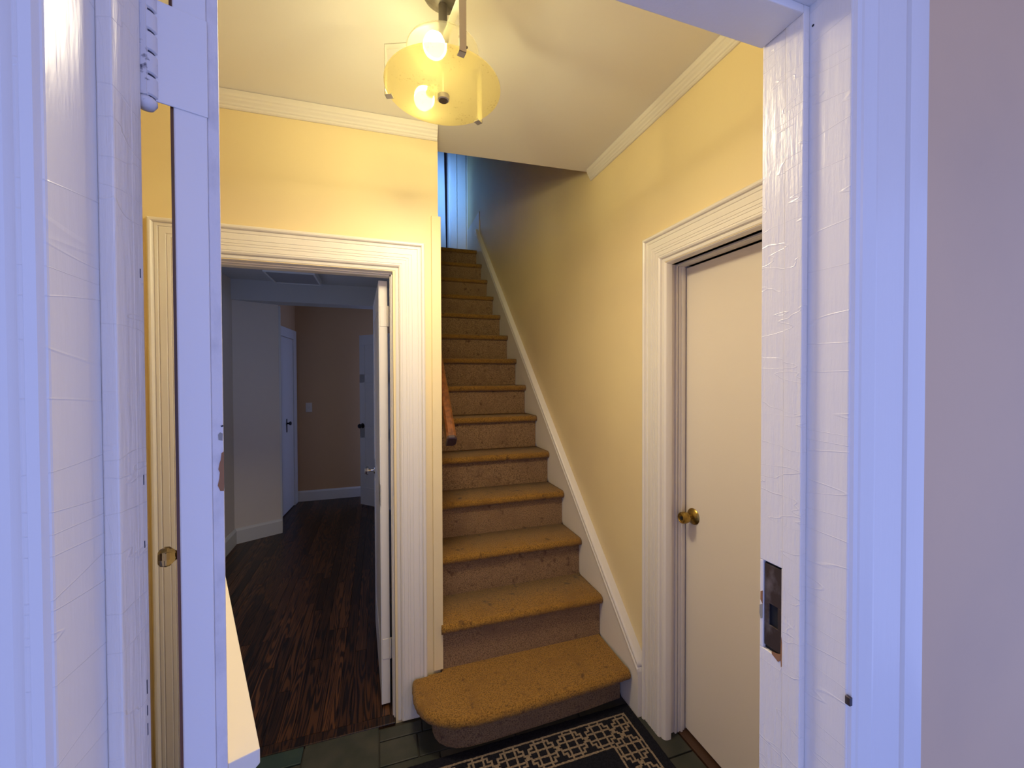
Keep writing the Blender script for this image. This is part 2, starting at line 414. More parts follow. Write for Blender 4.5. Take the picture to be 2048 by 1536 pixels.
# upstairs shell
k = MB(); k.box(-1.1, .085, 5.2, 5.30, 2.9, 5.3); k.box(.865, 1.12, 5.2, 5.30, 2.9, 5.3); k.box(.085, .865, 5.2, 5.30, 4.96, 5.3); k.box(.05, .9, 5.46, 5.5, 2.9, 5.0, 1)  # last box: black sheet standing in for the darkness behind the door
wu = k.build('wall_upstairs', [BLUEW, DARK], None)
tag(wu, 'far wall at the top of the stairs in blue daylight', 'wall', kind='structure')
k = MB(); k.box(-1.1, -1.0, 4.0, 5.3, 2.9, 5.3); wq = k.build('wall_landing', WALL, None); tag(wq, 'hidden left wall of the upstairs landing', 'wall', kind='structure')
k = MB(); k.box(-1.1, .155, 3.9, 4.0, 2.9, 5.3); wq = k.build('wall_landing', WALL, None); tag(wq, 'hidden near wall of the upstairs landing', 'wall', kind='structure')
k = MB(); k.box(.265, 1.10, 1.95, 2.0, 2.96, 5.3); wq = k.build('wall_stairwell_block', WALL, None); tag(wq, 'unseen wall added above the hall ceiling edge to keep out sky light', 'wall', kind='structure')  # added to close the open stairwell against sky light
k = MB(); k.box(-1.1, 1.3, 1.9, 5.5, 5.3, 5.38); cu = k.build('ceiling', ROOMC, None)
tag(cu, 'upstairs ceiling hidden above the stairwell', 'ceiling', kind='structure')
k = MB(); k.box(-1.1, .16, 4.0, 5.5, 2.86, 2.95); fu = k.build('floor', CARPETR, None)
tag(fu, 'upstairs landing floor, left of the stair head', 'floor', kind='structure')

# side room shell
k = MB(); k.box(-1.35, -1.25, 1.93, 4.36, -.02, 2.45)
w1 = k.build('wall_left', ROOMG, None); tag(w1, 'grey left wall of the unlit side room', 'wall', kind='structure')
k = MB(); k.prism([(-1.35, 4.23), (-1.25, 4.28), (-.915, 4.455), (-.945, 4.62), (-1.35, 4.62)], 'z', -.02, 2.2145)
w2 = k.build('wall_middle', ROOMG, None); tag(w2, 'pale grey wall stub left of the passage in the side room', 'wall', kind='structure')
k = MB(); k.box(-1.25, .16, 4.26, 4.46, 2.215, 2.41)
w3 = k.build('trim_header', ROOMC, None); tag(w3, 'dropped header across the passage opening of the side room', 'header', kind='structure')
k = MB(); k.box(-1.35, .16, 5.515, 5.6, -.02, 2.45)
w4 = k.build('wall_far', ROOMW, None); tag(w4, 'dim orange peach wall at the far end of the passage', 'wall', kind='structure')
k = MB(); k.prism([(-1.03, 4.62), (-.955, 5.515), (-1.35, 5.515), (-1.35, 4.62)], 'z', -.02, 2.41)
w5 = k.build('wall_passage', ROOMW, None); tag(w5, 'left wall of the passage that holds the white side door', 'wall', kind='structure')
k = MB(); k.box(-1.35, .16, 1.93, 5.6, 2.40, 2.45)
c2 = k.build('ceiling', ROOMC, None); tag(c2, 'blue grey shaded ceiling of the side room', 'ceiling', kind='structure')

# ================================================================== TRIM
def casing(k, pos, inL, inR, inTop, prof, z0=0.0, dz0=(0, 0)):
    """mitred door casing. pos(a, v, z): a along the wall, v proud of it. prof: (u outwards from the opening, v)"""
    st = []
    for (sgn, base, zt) in ((-1, inL, 0), (-1, inL, 1), (1, inR, 1), (1, inR, 0)):
        st.append([pos(base+sgn*u, v, (inTop+u) if zt else z0) for u, v in prof])
    k.strip(st)
REED = [(0, -.03), (.0, -.012), (.003, -.004), (.010, .002), (.018, .004), (.021, .001), (.024, .010), (.030, .0135), (.033, .0135), (.034, .0115), (.036, .0115), (.037, .0135),
        (.050, .0135), (.051, .0115), (.053, .0115), (.054, .0135), (.060, .0135), (.061, .0115), (.063, .0115), (.064, .0135), (.074, .0135), (.0752, .0115), (.0772, .0115), (.0784, .0135),
        (.098, .0135), (.0995, .0108), (.102, .0108), (.104, .0135), (.112, .0135), (.1135, .011), (.116, .011), (.118, .018), (.122, .021), (.128, .021), (.133, .017), (.135, .0)]
# --- frame of the front door (where the photo is taken through)
t1 = empty('trim_1', (.2, .46, 0), 'painted white frame of the front door around the view', 'door frame', 'structure')
FR = [(.0008, 0), (.0008, .0115), (.0035, .0165), (.010, .018), (.014, .012), (.018, .011), (.022, .014), (.032, .016), (.042, .0185), (.048, .017), (.050, .0145),
      (.112, .0145), (.114, .0115), (.117, .0115), (.119, .017), (.150, .019), (.158, .018), (.164, .012), (.164, 0)]
k = MB(); casing(k, lambda a, v, z: (a, .41-v, z), -.2345, .6335, 2.0705, FR, -.02)
smooth_by_angle(k.build('casing', GLOSSC, t1), 22)
jl = MB(); jl.box(-.252, -.234, .3975, .505, -.02, 2.085); jl.build('left_jamb', GLOSS, t1, .002)
js = MB(); js.box(-.234, -.222, .457, .486, -.02, 2.068); js.box(-.234, -.2225, .486, .5045, -.02, 2.068); js.build('left_stop', GLOSSX, t1, .0015)
jr = MB(); jr.box(.633, .652, .3975, .529, -.02, 2.085); jr.build('right_jamb', GLOSS, t1, .002)
# right rabbet with the mortise for the strike plate left open
js = MB(); js.box(.621, .633, .457, .487, -.02, 2.068); js.build('right_stop', GLOSSX, t1, .0015)
js = MB(); js.box(.6225, .633, .487, .5285, -.02, 1.037); js.box(.6225, .633, .487, .5285, 1.188, 2.068)
js.box(.6225, .633, .522, .5285, 1.037, 1.188); js.box(.6225, .633, .487, .4895, 1.037, 1.188); js.build('right_rabbet', GLOSSX, t1, .0015)
jh = MB(); jh.box(-.252, .652, .3975, .529, 2.068, 2.09); jh.build('head_jamb', GLOSS, t1, .002)
js = MB(); js.box(-.222, .621, .457, .529, 2.055, 2.068); js.build('head_stop', GLOSS, t1, .0015)
# strike plate: dark metal plate with its latch hole, set in a chipped mortise
sp_ = MB(); px_ = .6245
sp_.box(px_, px_+.003, .4905, .521, 1.118, 1.184); sp_.box(px_, px_+.003, .4905, .521, 1.044, 1.082)
sp_.box(px_, px_+.003, .512, .521, 1.082, 1.118); sp_.box(px_, px_+.003, .4905, .497, 1.082, 1.118)
spo = sp_.build('strike_plate', IRON, t1, .0006); spo['label'] = 'dark worn metal strike plate with a latch hole'
sp_ = MB(); sp_.box(.6285, .633, .4895, .522, 1.037, 1.188); sp_.build('latch_pocket', DARK, t1)
def chip(name, pts, P, th, m, parent):
    """irregular thin flake: outline pts mapped by P(a,b,depth)"""
    q = MB(); n = len(pts)
    vs = [P(a, b, 0) for a, b in pts]+[P(a, b, th) for a, b in pts]
    q.add(vs, [tuple(range(n)), tuple(range(2*n-1, n-1, -1))]+[(i, (i+1) % n, (i+1) % n+n, i+n) for i in range(n)])
    return q.build(name, m, parent)
RJ = lambda a, b, d: (.6224-d, a, b)
chip('bare_wood_chip', [(.4885, 1.075), (.4872, 1.066), (.4845, 1.058), (.4855, 1.045), (.4865, 1.028), (.4885, 1.026), (.4895, 1.045)], RJ, .0007, BAREW, t1)
chip('bare_wood_chip', [(.5225, 1.135), (.5265, 1.132), (.5268, 1.118), (.5225, 1.112)], RJ, .0006, BAREW, t1)
chip('bare_wood_chip', [(.5225, 1.112), (.5282, 1.108), (.5284, 1.094), (.5262, 1.085), (.5225, 1.088)], RJ, .0006, GREYCHIP, t1)
chip('bare_wood_chip', [(.490, 1.046), (.497, 1.043), (.505, 1.0415), (.505, 1.037), (.4935, 1.031), (.490, 1.035)], RJ, .0006, BAREW, t1)
for z_, h_ in ((1.395, .010), (1.332, .007), (1.185, .014), (1.163, .010), (1.143, .012), (1.60, .009)):
    q = MB(); q.box(-.2226, -.2221, .4968, .4976, z_, z_+h_); q.build('paint_crack', BLUEBLACK, t1)
q = MB(); q.box(.6290, .6345, .3905, .3975, 1.034, 1.046); o = q.build('latch_keeper', IRON, t1, .0008); o['label'] = 'small dark metal keeper on the casing edge'
# nail heads in old paint
for yy, z_ in ((.452, 2.035),): 
    q = MB(); q.lathe([(.0016, 0), (.0016, .0012)], (.6335, yy, z_), (-1, 0, 0), 10); q.build('nail_head', DARK, t1)

# --- casing of the left doorway
t2 = empty('trim_2', (-.3, YB, 0), 'cream reeded casing around the left doorway in the back wall', 'door frame', 'structure')
k = MB(); casing(k, lambda a, v, z: (a, YB-v, z), -.659, .064, 1.957, REED)
smooth_by_angle(k.build('casing', TRIM, t2), 25)
k = MB(); k.box(.062, .085, 1.845, 1.935, 0, 1.96); k.box(.050, .062, 1.862, 1.905, 0, 1.946); k.box(.055, .062, 1.850, 1.858, 0, 1.952)
k.box(-.685, -.657, 1.845, 1.935, 0, 1.96); k.box(-.657, -.645, 1.862, 1.905, 0, 1.946)
k.box(-.66, .062, 1.845, 1.935, 1.960, 1.985); k.box(-.645, .050, 1.862, 1.905, 1.946, 1.96); k.box(-.655, .06, 1.850, 1.858, 1.952, 1.96)
k.build('jamb_lining', TRIM, t2, .002)
# --- casing of the right door
t3 = empty('trim_3', (XR, 1.1, 0), 'cream reeded casing around the closed right door', 'door frame', 'structure')
k = MB(); casing(k, lambda a, v, z: (XR-v, a, z), .56, 1.377, 1.962, REED)
smooth_by_angle(k.build('casing', TRIM, t3), 25)
k = MB()
k.box(1.125, 1.285, 1.400, 1.425, 0, 1.985); k.box(1.175, 1.184, 1.392, 1.400, 0, 1.962); k.box(1.190, 1.225, 1.394, 1.400, 0, 1.962); k.box(1.202, 1.212, 1.389, 1.394, 0, 1.962)
k.box(1.125, 1.285, .535, .60, 0, 1.985); k.box(1.125, 1.285, .60, 1.400, 1.968, 1.99); k.box(1.175, 1.184, .60, 1.400, 1.960, 1.968); k.box(1.190, 1.225, .60, 1.40, 1.962, 1.968)
k.build('jamb_lining', TRIM, t3, .0015)
B('threshold_board', THRESH, t3, 1.195, 1.29, .60, 1.40, -.012, .003, bevel=.003)

# --- crown mouldings, corner board
CROWN = [(0, 0), (.006, 0), (.010, .004), (.010, .010), (.014, .013), (.016, .020), (.022, .027), (.024, .034), (.028, .038), (.030, .046), (.030, .060), (0, .060)]
k = MB(); k.strip([[(X_, YB-v, 2.5505+zz(X_)-2.612+z_) for v, z_ in CROWN] for X_ in (-.95, .256)])
tb = smooth_by_angle(k.build('trim_crown', TRIM, None), 12); tag(tb, 'cream crown moulding across the top of the yellow back wall', 'moulding', kind='structure')
k = MB(); k.strip([[(XR-v, Y_, 2.573+z_) for v, z_ in CROWN] for Y_ in (.53, 1.985)])
tb = smooth_by_angle(k.build('trim_crown', TRIM, None), 12); tag(tb, 'cream crown moulding running along the right wall', 'moulding', kind='structure')
k = MB(); k.box(.2265, .2685, 1.819, YB-.0005, .19, 2.216); k.box(.2585, .2685, YB, 1.875, .40, 2.216)
tb = k.build('trim_corner', WALL, None, .0025); tag(tb, 'yellow painted corner board between left doorway and staircase', 'trim board', kind='structure')
# side room baseboards
def base_run(k, pts, h, th):
    for (a, b) in zip(pts[:-1], pts[1:]):
        d = Vector((b[0]-a[0], b[1]-a[1])); d.normalize(); n = Vector((d.y, -d.x))
        pr = [(0, 0), (th, 0), (th, h-.02), (th*.5, h-.006), (th*.35, h), (0, h)]
        k.strip([[(p[0]+n.x*u, p[1]+n.y*u, z_) for u, z_ in pr] for p in (a, b)])
k = MB(); base_run(k, [(-1.25, 3.2), (-1.25, 4.28), (-.905, 4.457)], .138, .018)
tb = k.build('baseboard_left', BLUEW, None); tag(tb, 'white baseboard around the grey wall stub in the side room', 'baseboard', kind='structure')
k = MB(); base_run(k, [(-.95, 5.515), (.16, 5.515)], .128, .016)
tb = k.build('baseboard_far', BLUEW, None); tag(tb, 'white baseboard below the dim orange far wall', 'baseboard', kind='structure')
# slim casing on the end of the wall stub
k = MB(); k.prism([(-.915, 4.458), (-.900, 4.462), (-.925, 4.60), (-.945, 4.60)], 'z', .0, 2.21)
tb = k.build('trim_post', BLUEW, None); tag(tb, 'white edge board on the corner of the grey wall stub', 'trim board', kind='structure')

# ================================================================== DOORS
# door_1: the front door, swung about 110 degrees into the hall, seen on its hinge edge
ang = math.radians(-20.5)
dv = Vector((math.sin(ang), math.cos(ang), 0)); nv = Vector((math.cos(ang), -math.sin(ang), 0))
D1 = lambda s_, l_, z_: tuple(dv*s_+nv*l_+Vector((0, 0, z_)))
d1 = empty('door_1', D1(.56, .01, 0), 'white front door swung open into the hall, seen edge-on at left', 'door', 'structure')
k = MB(); k.box(.56, 1.36, -.0072, .0215, .012, 2.045, T=D1); k.build('slab', SMOOTH, d1, .0015)
k = MB(); k.box(.5612, 1.36, .0215, .0322, .012, 2.045, T=D1); o = k.build('edge_strip', ROUGHW, d1, .0012); o['label'] = 'rough uneven painted strip along the inner corner'
k = MB(); k.box(.562, 1.36, -.0098, -.0072, .012, 2.045, T=D1); o = k.build('exterior_face', BROWN, d1); o['label'] = 'brown varnished outer face'
k = MB(); k.prism([(.0322, .99), (.052, 1.02), (.0555, 1.036), (.0635, 1.042), (.0635, 1.060), (.0322, 1.060)], 'x', .5615, 1.33, T=lambda s_, l_, z_: D1(s_, l_, z_))
o = k.build('ledge', DOORP, d1, .0012); o['label'] = 'cream ledge across the inner face'
DE = lambda a, b, d: D1(.5612-d, a, b)
chip('bare_wood_chip', [(.0322, 1.418), (.0300, 1.4165), (.0293, 1.409), (.0282, 1.4055), (.0270, 1.3985), (.0283, 1.395), (.0277, 1.388), (.0262, 1.3805), (.0285, 1.374), (.0318, 1.3735), (.0322, 1.38)], DE, .0006, BAREW, d1)
chip('bare_wood_chip', [(.0315, 1.4385), (.0290, 1.4400), (.0272, 1.4375), (.0275, 1.4315), (.0312, 1.4305)], DE, .0006, GREYCHIP, d1)
chip('paint_chip', [(.0295, 1.4475), (.0320, 1.4482), (.0320, 1.4462), (.0303, 1.4458)], DE, .0006, BLUEBLACK, d1)
# glass knob on the outer face near the far edge
kz, ks = 1.068, 1.292
def oct_knob(org, axis, sc=1.0):
    q = MB(); q.lathe([(.010*sc, 0), (.016*sc, .006*sc), (.0245*sc, .014*sc), (.0255*sc, .022*sc), (.021*sc, .032*sc), (.014*sc, .036*sc)], org, axis, 8); return q
ko = oct_knob(D1(ks, -.0225, kz), -nv).build('glass_knob', GLASS, d1, .0008); ko['label'] = 'eight sided cut glass knob'
k = MB(); k.lathe([(.024, 0), (.024, .002), (.012, .005), (.0105, .013), (.0125, .0135)], D1(ks, -.0098, kz), -nv, 20)
smooth_by_angle(k.build('knob_shank', BRASS, ko), 40)
# upper hinge, painted over many times
hg = MB(); hg.box(.5580, .5602, -.026, .0222, 1.786, 1.890, T=D1)
ho = hg.build('hinge', SMOOTH, d1, .0008); ho['label'] = 'old butt hinge under thick paint'
pin = D1(.5596, -.0285, 0)
zs = [1.787, 1.809, 1.832, 1.853, 1.874, 1.897]
for za, zb in zip(zs[:-1], zs[1:]):
    q = MB(); q.lathe([(.0080, 0), (.0098, .0014), (.0098, zb-za-.0034), (.0080, zb-za-.0020)], (pin[0], pin[1], za), (0, 0, 1), 20)
    smooth_by_angle(q.build('knuckle', HINGEP, ho), 40)
q = MB(); q.lathe([(.0078, 0), (.0078, .112)], (pin[0], pin[1], 1.785), (0, 0, 1), 14); q.build('hinge_pin', BLUEBLACK, ho)
q = MB(); q.lathe([(.002, -.0125), (.0062, -.011), (.0092, -.006), (.0092, -.003), (.007, .0)], (pin[0], pin[1], 1.787), (0, 0, 1), 18)
smooth_by_angle(q.build('pin_tip', HINGEP, ho), 60)
q = MB(); q.box(-.234, -.2222, .5046, .5062, 1.786, 1.896); q.box(-.2222, -.218, .5046, .508, 1.786, 1.896); q.build('jamb_leaf', HINGEP, ho)

# door_2: closed flush door in the right wall
d2 = empty('door_2', (1.25, 1.0, 0), 'plain cream flush door closed in the right wall', 'door', 'structure')
B('slab', DOORP, d2, 1.230, 1.272, .603, 1.3965, .012, 1.957, bevel=.002)
ko = MB(); ko.lathe([(.0335, 0), (.0335, .002), (.028, .008), (.016, .012), (.013, .014)], (1.230, 1.352, .927), (-1, 0, 0), 32)
kb = smooth_by_angle(ko.build('knob_rose', BRASS, d2), 40); kb['label'] = 'round brass rose'
q = MB(); q.lathe([(.012, .010), (.010, .018), (.012, .028), (.0215, .034), (.0235, .042), (.0235, .056), (.021, .062), (.017, .064), (.0155, .0615), (.006, .0605)], (1.230, 1.352, .927), (-1, 0, 0), 32)
kn = smooth_by_angle(q.build('knob', BRASS, d2), 30); kn['label'] = 'brass knob with a keyhole'
q = MB(); q.box(1.166, 1.170, 1.347, 1.357, .921, .933); q.build('keyhole', DARK, kn)

# door_3: door of the left doorway, opened into the dark room
a3 = math.radians(-2.6)
d3v = Vector((math.sin(a3), math.cos(a3), 0)); n3v = Vector((math.cos(a3), -math.sin(a3), 0)); o3 = Vector((.0035, 1.927, 0))
D3 = lambda s_, l_, z_: tuple(o3+d3v*s_+n3v*l_+Vector((0, 0, z_)))
d3 = empty('door_3', D3(0, .02, 0), 'white panelled door folded open inside the left doorway', 'door', 'structure')
k = MB(); k.box(0, .685, .004, .038, .012, 1.94, T=D3); k.build('slab', TRIM, d3, .0015)
k = MB()
for s0, s1, z0, z1 in ((0, .685, .012, .22), (0, .685, .92, 1.02), (0, .685, 1.82, 1.94), (0, .11, .22, 1.82), (.575, .685, .22, 1.82)):
    k.box(s0, s1, 0, .0045, z0, z1, T=D3)
k.build('stile_frame', BLUEW, d3, .0012)
ko = oct_knob(D3(.625, -.022, .955), -n3v, .95).build('glass_knob', CHROME, d3)
q = MB(); q.lathe([(.022, 0), (.020, .003), (.009, .008), (.009, .023)], D3(.625, 0, .955), -n3v, 18); smooth_by_angle(q.build('knob_shank', CHROME, ko), 40)
for z0 in (1.735, .22):
    q = MB(); q.box(-.002, .0, .006, .036, z0, z0+.092, T=D3); h = q.build('hinge', TRIM, d3, .0008)
    q = MB(); q.lathe([(.006, 0), (.0065, .002), (.0065, .09), (.006, .092)], D3(-.001, .0405, z0), (0, 0, 1), 14); smooth_by_angle(q.build('knuckle', TRIM, h), 40)

# door_4: panelled door standing ajar at the far right of the side room
p4 = Vector((-.206, 5.123, 0)); v4 = Vector((.147, -.149, 0)).normalized(); n4 = Vector((-v4.y, v4.x, 0))*-1
if n4.y > 0: n4 = -n4
D4 = lambda s_, l_, z_: tuple(p4+v4*s_+n4*l_+Vector((0, 0, z_)))
d4 = empty('door_4', D4(.24, 0, 0), 'bluish white panelled door standing ajar by the far wall', 'door', 'structure')
k = MB(); k.box(0, .50, -.032, 0, .015, 2.007, T=D4); k.build('slab', BLUEW, d4, .001)
k = MB()
for s0, s1, z0, z1 in ((0, .5, .015, .22), (0, .5, .80, .93), (0, .5, 1.45, 1.55), (0, .5, 1.89, 2.007), (0, .085, .22, 1.89), (.415, .5, .22, 1.89)):
    k.box(s0, s1, 0, .006, z0, z1, T=D4)
k.build('stile_frame', BLUEW, d4, .002)
q = MB(); q.lathe([(.030, 0), (.028, .004), (.011, .010), (.011, .028), (.024, .036), (.027, .046), (.022, .056), (.01, .059)], D4(.045, .006, .945), n4, 20)
o = smooth_by_angle(q.build('knob', BLACKM, d4), 40); o['label'] = 'dark metal knob'

# door_5: white side door in the passage wall
u5 = Vector((-1.03+.955, 4.62-5.515, 0)).normalized(); n5 = Vector((.995, -.09, 0)).normalized(); q5 = Vector((-.955, 5.515, 0))
D5 = lambda s_, l_, z_: tuple(q5+u5*s_+n5*l_+Vector((0, 0, z_)))
d5 = empty('door_5', D5(.4, .0, 0), 'white closed side door in the passage beside the light switch', 'door', 'structure')
k = MB(); k.box(.15, .80, .002, .012, .01, 1.96, T=D5); k.build('slab', BLUEW, d5, .001)
k = MB(); k.box(.03, .145, .001, .022, 0, 2.07, T=D5); k.box(.145, .88, .001, .022, 1.965, 2.07, T=D5); k.box(.80, .88, .001, .022, 0, 1.965, T=D5)
k.build('casing', BLUEW, d5, .003)
k = MB(); k.box(.40, .425, .012, .016, .90, 1.05, T=D5); k.build('latch_plate', BLACKM, d5)
k = MB(); k.lathe([(.009, 0), (.009, .02), (.022, .028), (.022, .04), (.012, .046)], D5(.412, .016, 1.0), n5, 16); smooth_by_angle(k.build('knob', BLACKM, d5), 40)

# door_6: blue-lit door at the top of the stairs
d6 = empty('door_6', (.45, 5.25, 2.95), 'blue daylit door standing ajar at the top of the stairs', 'door', 'structure')
k = MB(); k.prism([(.10, 2.96), (.838, 2.96), (.808, 4.94), (.10, 4.94)], 'y', 5.225, 5.262); k.build('slab', BLUEW, d6, .001)
k = MB(); casing(k, lambda a, v, z: (a, 5.2-v, z), .085, .868, 4.955, [(u*.78, v) for u, v in REED if u > .001 or v > -.02], 2.955); smooth_by_angle(k.build('casing', BLUEW, d6), 25)
B('side_board', BLUEW, d6, .978, 1.088, 5.184, 5.199, 2.955, 5.2, bevel=.002)

# ================================================================== STAIRCASE
stair = empty('staircase', (.66, 1.6, 0), 'tan carpeted straight staircase rising between the walls', 'staircase')
Yn = [1.553, 1.80, 2.027, 2.252, 2.478, 2.697, 2.922, 3.145, 3.374, 3.602, 3.836, 4.066, 4.305, 4.53]
Zn = [.180, .392, .600, .806, 1.010, 1.232, 1.445, 1.657, 1.871, 2.083, 2.299, 2.513, 2.738, 2.955]
XL, XRs = .2605, 1.074
def jit(a): return random.uniform(-a, a)
def tread_mesh(k, outline_front, y_back, z, depth_n):
    pass
def nose_profile(yf, yb, z):
    """side outline (y,z) of a carpeted tread: rounded nosing"""
    r = .021
    pts = [(yb, z-.03), (yb, z), (yf+r, z)]
    for i in range(1, 8):
        a = PI/2+PI*i/8
        pts.append((yf+r+r*math.cos(a), z-r+r*math.sin(a)))
    pts.append((yf+r, z-2*r)); pts.append((yf+.045, z-2*r))
    return pts
for i in range(14):
    yf, z = Yn[i], Zn[i]
    yb = Yn[i+1]+.033 if i < 13 else 5.195
    if i > 0:
        k = MB(); pr = nose_profile(yf, yb, z)
        nx = 60 if i < 5 else 16
        st = []
        for j in range(nx+1):
            X_ = XL+(XRs-XL)*j/nx
            jj = .0016 if i < 5 else .001
            st.append([(X_, y_+(jit(jj) if 2 < q_ < len(pr)-2 else 0), z_+(jit(jj) if 1 < q_ < len(pr)-2 else 0)) for q_, (y_, z_) in enumerate(pr)])
        k.strip(st); k.build('step_tread', CARPET, stair, smooth=True)
        zb = Zn[i-1]
        k = MB(); k.box(XL, XRs, yf+.034, yf+.06, zb-.01, z-.03); k.build('step_riser', CARPETR, stair)
# bottom step with its rounded end lying in front of the wall
def offset_poly(front, d): return front
front = [(1.069, 1.553), (.90, 1.5405), (.72, 1.532), (.55, 1.5275), (.42, 1.5245), (.33, 1.527), (.262, 1.541), (.205, 1.572), (.163, 1.613), (.136, 1.665), (.127, 1.72), (.129, 1.810)]
# resample the front line finely
def resample(pts, step):
    out = []
    for a, b in zip(pts[:-1], pts[1:]):
        L = math.dist(a, b); n = max(1, round(L/step))
        for i in range(n): out.append((a[0]+(b[0]-a[0])*i/n, a[1]+(b[1]-a[1])*i/n))
    out.append(pts[-1]); return out
def normals(pts):
    ns = []
    for i in range(len(pts)):
        a, b = pts[max(0, i-1)], pts[min(len(pts)-1, i+1)]
        d = Vector((b[0]-a[0], b[1]-a[1])).normalized(); ns.append(Vector((d.y, -d.x)))   # points inwards/outwards
    return ns
fr_ = resample(front, .014); nn = normals(fr_)
ctr = Vector((.6, 1.75))
nn = [n if (Vector(p)-ctr).dot(n) > 0 else -n for p, n in zip(fr_, nn)]
z = Zn[0]; r = .024
k = MB(); st = []
for p, n in zip(fr_, nn):
    loop = []
    jx = jit(.0018)
    for d_, z_ in [(-.05, z), (-r, z)]+[(-r+r*math.cos(PI/2-PI*q_/8), z-r+r*math.sin(PI/2-PI*q_/8)) for q_ in range(1, 8)]+[(-r, z-2*r), (-.05, z-2*r)]:
        e = d_+jx+jit(.0012) if d_ > -.05 else d_
        loop.append((p[0]+n.x*e, p[1]+n.y*e, z_+jit(.0008)*(d_ > -.05)))
    st.append(loop)
k.strip(st, closed=False)
inner = [(p[0]-n.x*.05, p[1]-n.y*.05) for p, n in zip(fr_, nn)]
# flat of the tread: one polygon from the nosing back to the wall and the next riser
poly = inner+[(inner[-1][0], 1.810), (.2, 1.810), (.2005, 1.817), (.2615, 1.817), (.2615, Yn[1]+.035), (1.069, Yn[1]+.035)]
for z_ in (z, z-.048): k.add([(a, b, z_) for a, b in poly], [tuple(range(len(poly)))])
k.weld = 2e-4
o = smooth_by_angle(k.build('step_tread', CARPET, stair, smooth=True), 60); o['label'] = 'bottom tread with a rounded left end'
k = MB(); st = []
for p, n in zip(fr_, nn):
    e0, e1 = -.080, -.100
    st.append([(p[0]+n.x*e0, p[1]+n.y*e0, 0), (p[0]+n.x*e0, p[1]+n.y*e0, z-.04), (p[0]+n.x*e1, p[1]+n.y*e1, z-.04), (p[0]+n.x*e1, p[1]+n.y*e1, 0)])
k.strip(st); o = k.build('step_riser', CARPETR, stair, smooth=False); o['label'] = 'bottom riser curving round the left end'

# skirt board with its double bead cap along the right wall
sk = lambda y_: .180+.958*(y_-1.499)
k = MB()
k.prism([(1.512, 0), (1.64, 0), (4.60, 2.80), (4.60, sk(4.6)), (1.512, sk(1.512))], 'x', 1.076, XR)
ts = k.build('trim_skirt', TRIM, None); tag(ts, 'cream skirt board climbing the right wall beside the stairs', 'skirting', kind='structure')
dirn = Vector((0, 1, .958)).normalized(); up_ = Vector((0, -dirn.z, dirn.y))
capp = [(0, 0), (.012, 0), (.017, .003), (.019, .009), (.017, .016), (.012, .0190), (-.014, .0195), (-.014, .0260), (.013, .0265), (.019, .029), (.021, .036), (.017, .043), (.008, .046), (0, .046)]
st = []
for y_ in (1.512, 4.60):
    b0 = Vector((1.084, y_, sk(y_)))
    loop = []
    for dx, h in capp:
        q_ = b0+up_*h; q_ += dirn*((y_-q_.y)/dirn.y)     # plumb end cut
        loop.append((1.090-dx if dx else XR-.0005, q_.y, q_.z))
    st.append(loop)
k = MB(); k.strip(st); smooth_by_angle(k.build('cap_moulding', TRIM, ts), 50)
tp_ = B('trim_board', TRIM, None, 1.103, XR, 4.545, 5.17, 2.955, 3.40, bevel=.003)
tag(tp_, 'dim flat board on the right wall at the stair head', 'trim board', kind='structure')

# handrail on the left wall of the stairs
hr = empty('handrail', (.31, 1.80, 1.22), 'brown wooden handrail on the left stair wall with dark cut end', 'handrail')
pr = [(-.022, -.026), (-.022, .020), (-.014, .029), (.010, .029), (.021, .020), (.021, -.016), (.012, -.027)]
hd = Vector((0, .2294, .2135)).normalized(); hu = Vector((0, -hd.z, hd.y))
def hpt(t_, a, b): q_ = Vector((.308, 1.806, 1.223))+hd*t_+hu*b; return (q_.x+a, q_.y, q_.z)
k = MB(); k.strip([[hpt(t_, a, b) for a, b in pr] for t_ in (.0, 3.8)]); smooth_by_angle(k.build('rail', RAILW, hr), 35)
k = MB(); k.strip([[hpt(t_, a*sc, b*sc) for a, b in pr] for t_, sc in ((-.012, .93), (-.008, 1.06), (.004, 1.06))]); k.build('end_cap', CAPW, hr)
for t_ in (.35, 1.6, 2.9):
    k = MB(); p = hpt(t_, -.0, -.03); k.lathe([(.010, 0), (.010, .03)], (p[0], p[1], p[2]-.028), (0, 0, 1), 10); k.box(.2595, p[0]+.008, p[1]-.008, p[1]+.008, p[2]-.038, p[2]-.022)
    k.lathe([(.022, 0), (.022, .005)], (.2595, p[1], p[2]-.03), (1, 0, 0), 14); k.build('bracket', BRASS, hr)

# ================================================================== CEILING LAMP
LX, LY = .185, 1.19
lamp = empty('ceiling_lamp', (LX, LY, 2.61), 'lit ceiling lamp with a round amber glass disc and metal straps', 'lamp')
ztop = zz(LX)
k = MB(); k.lathe([(.020, -.036), (.045, -.026), (.060, -.012), (.066, -.001)], (LX+.004, LY-.004, ztop), (0, 0, 1), 40); smooth_by_angle(k.build('canopy', CANOPY, lamp), 50)
k = MB(); k.lathe([(.0125, 2.475-ztop), (.0125, -.03)], (LX, LY, ztop), (0, 0, 1), 24); smooth_by_angle(k.build('stem', CANOPY, lamp), 50)
k = MB(); k.lathe([(.0155, 0), (.0165, .004), (.0165, .034), (.0145, .04)], (LX, LY, 2.45), (0, 0, 1), 24); smooth_by_angle(k.build('collar', NICKEL, lamp), 40)
k = MB(); k.lathe([(.002, .006), (.085, .004), (.101, -.001), (.103, .001), (.101, .0045), (.085, .0085), (.002, .010)], (LX, LY, 2.441), (0, 0, 1), 56, cap=False)
pan = smooth_by_angle(k.build('upper_disc', LAMPU, lamp), 50); pan['label'] = 'smaller white frosted glass disc above the bulbs'
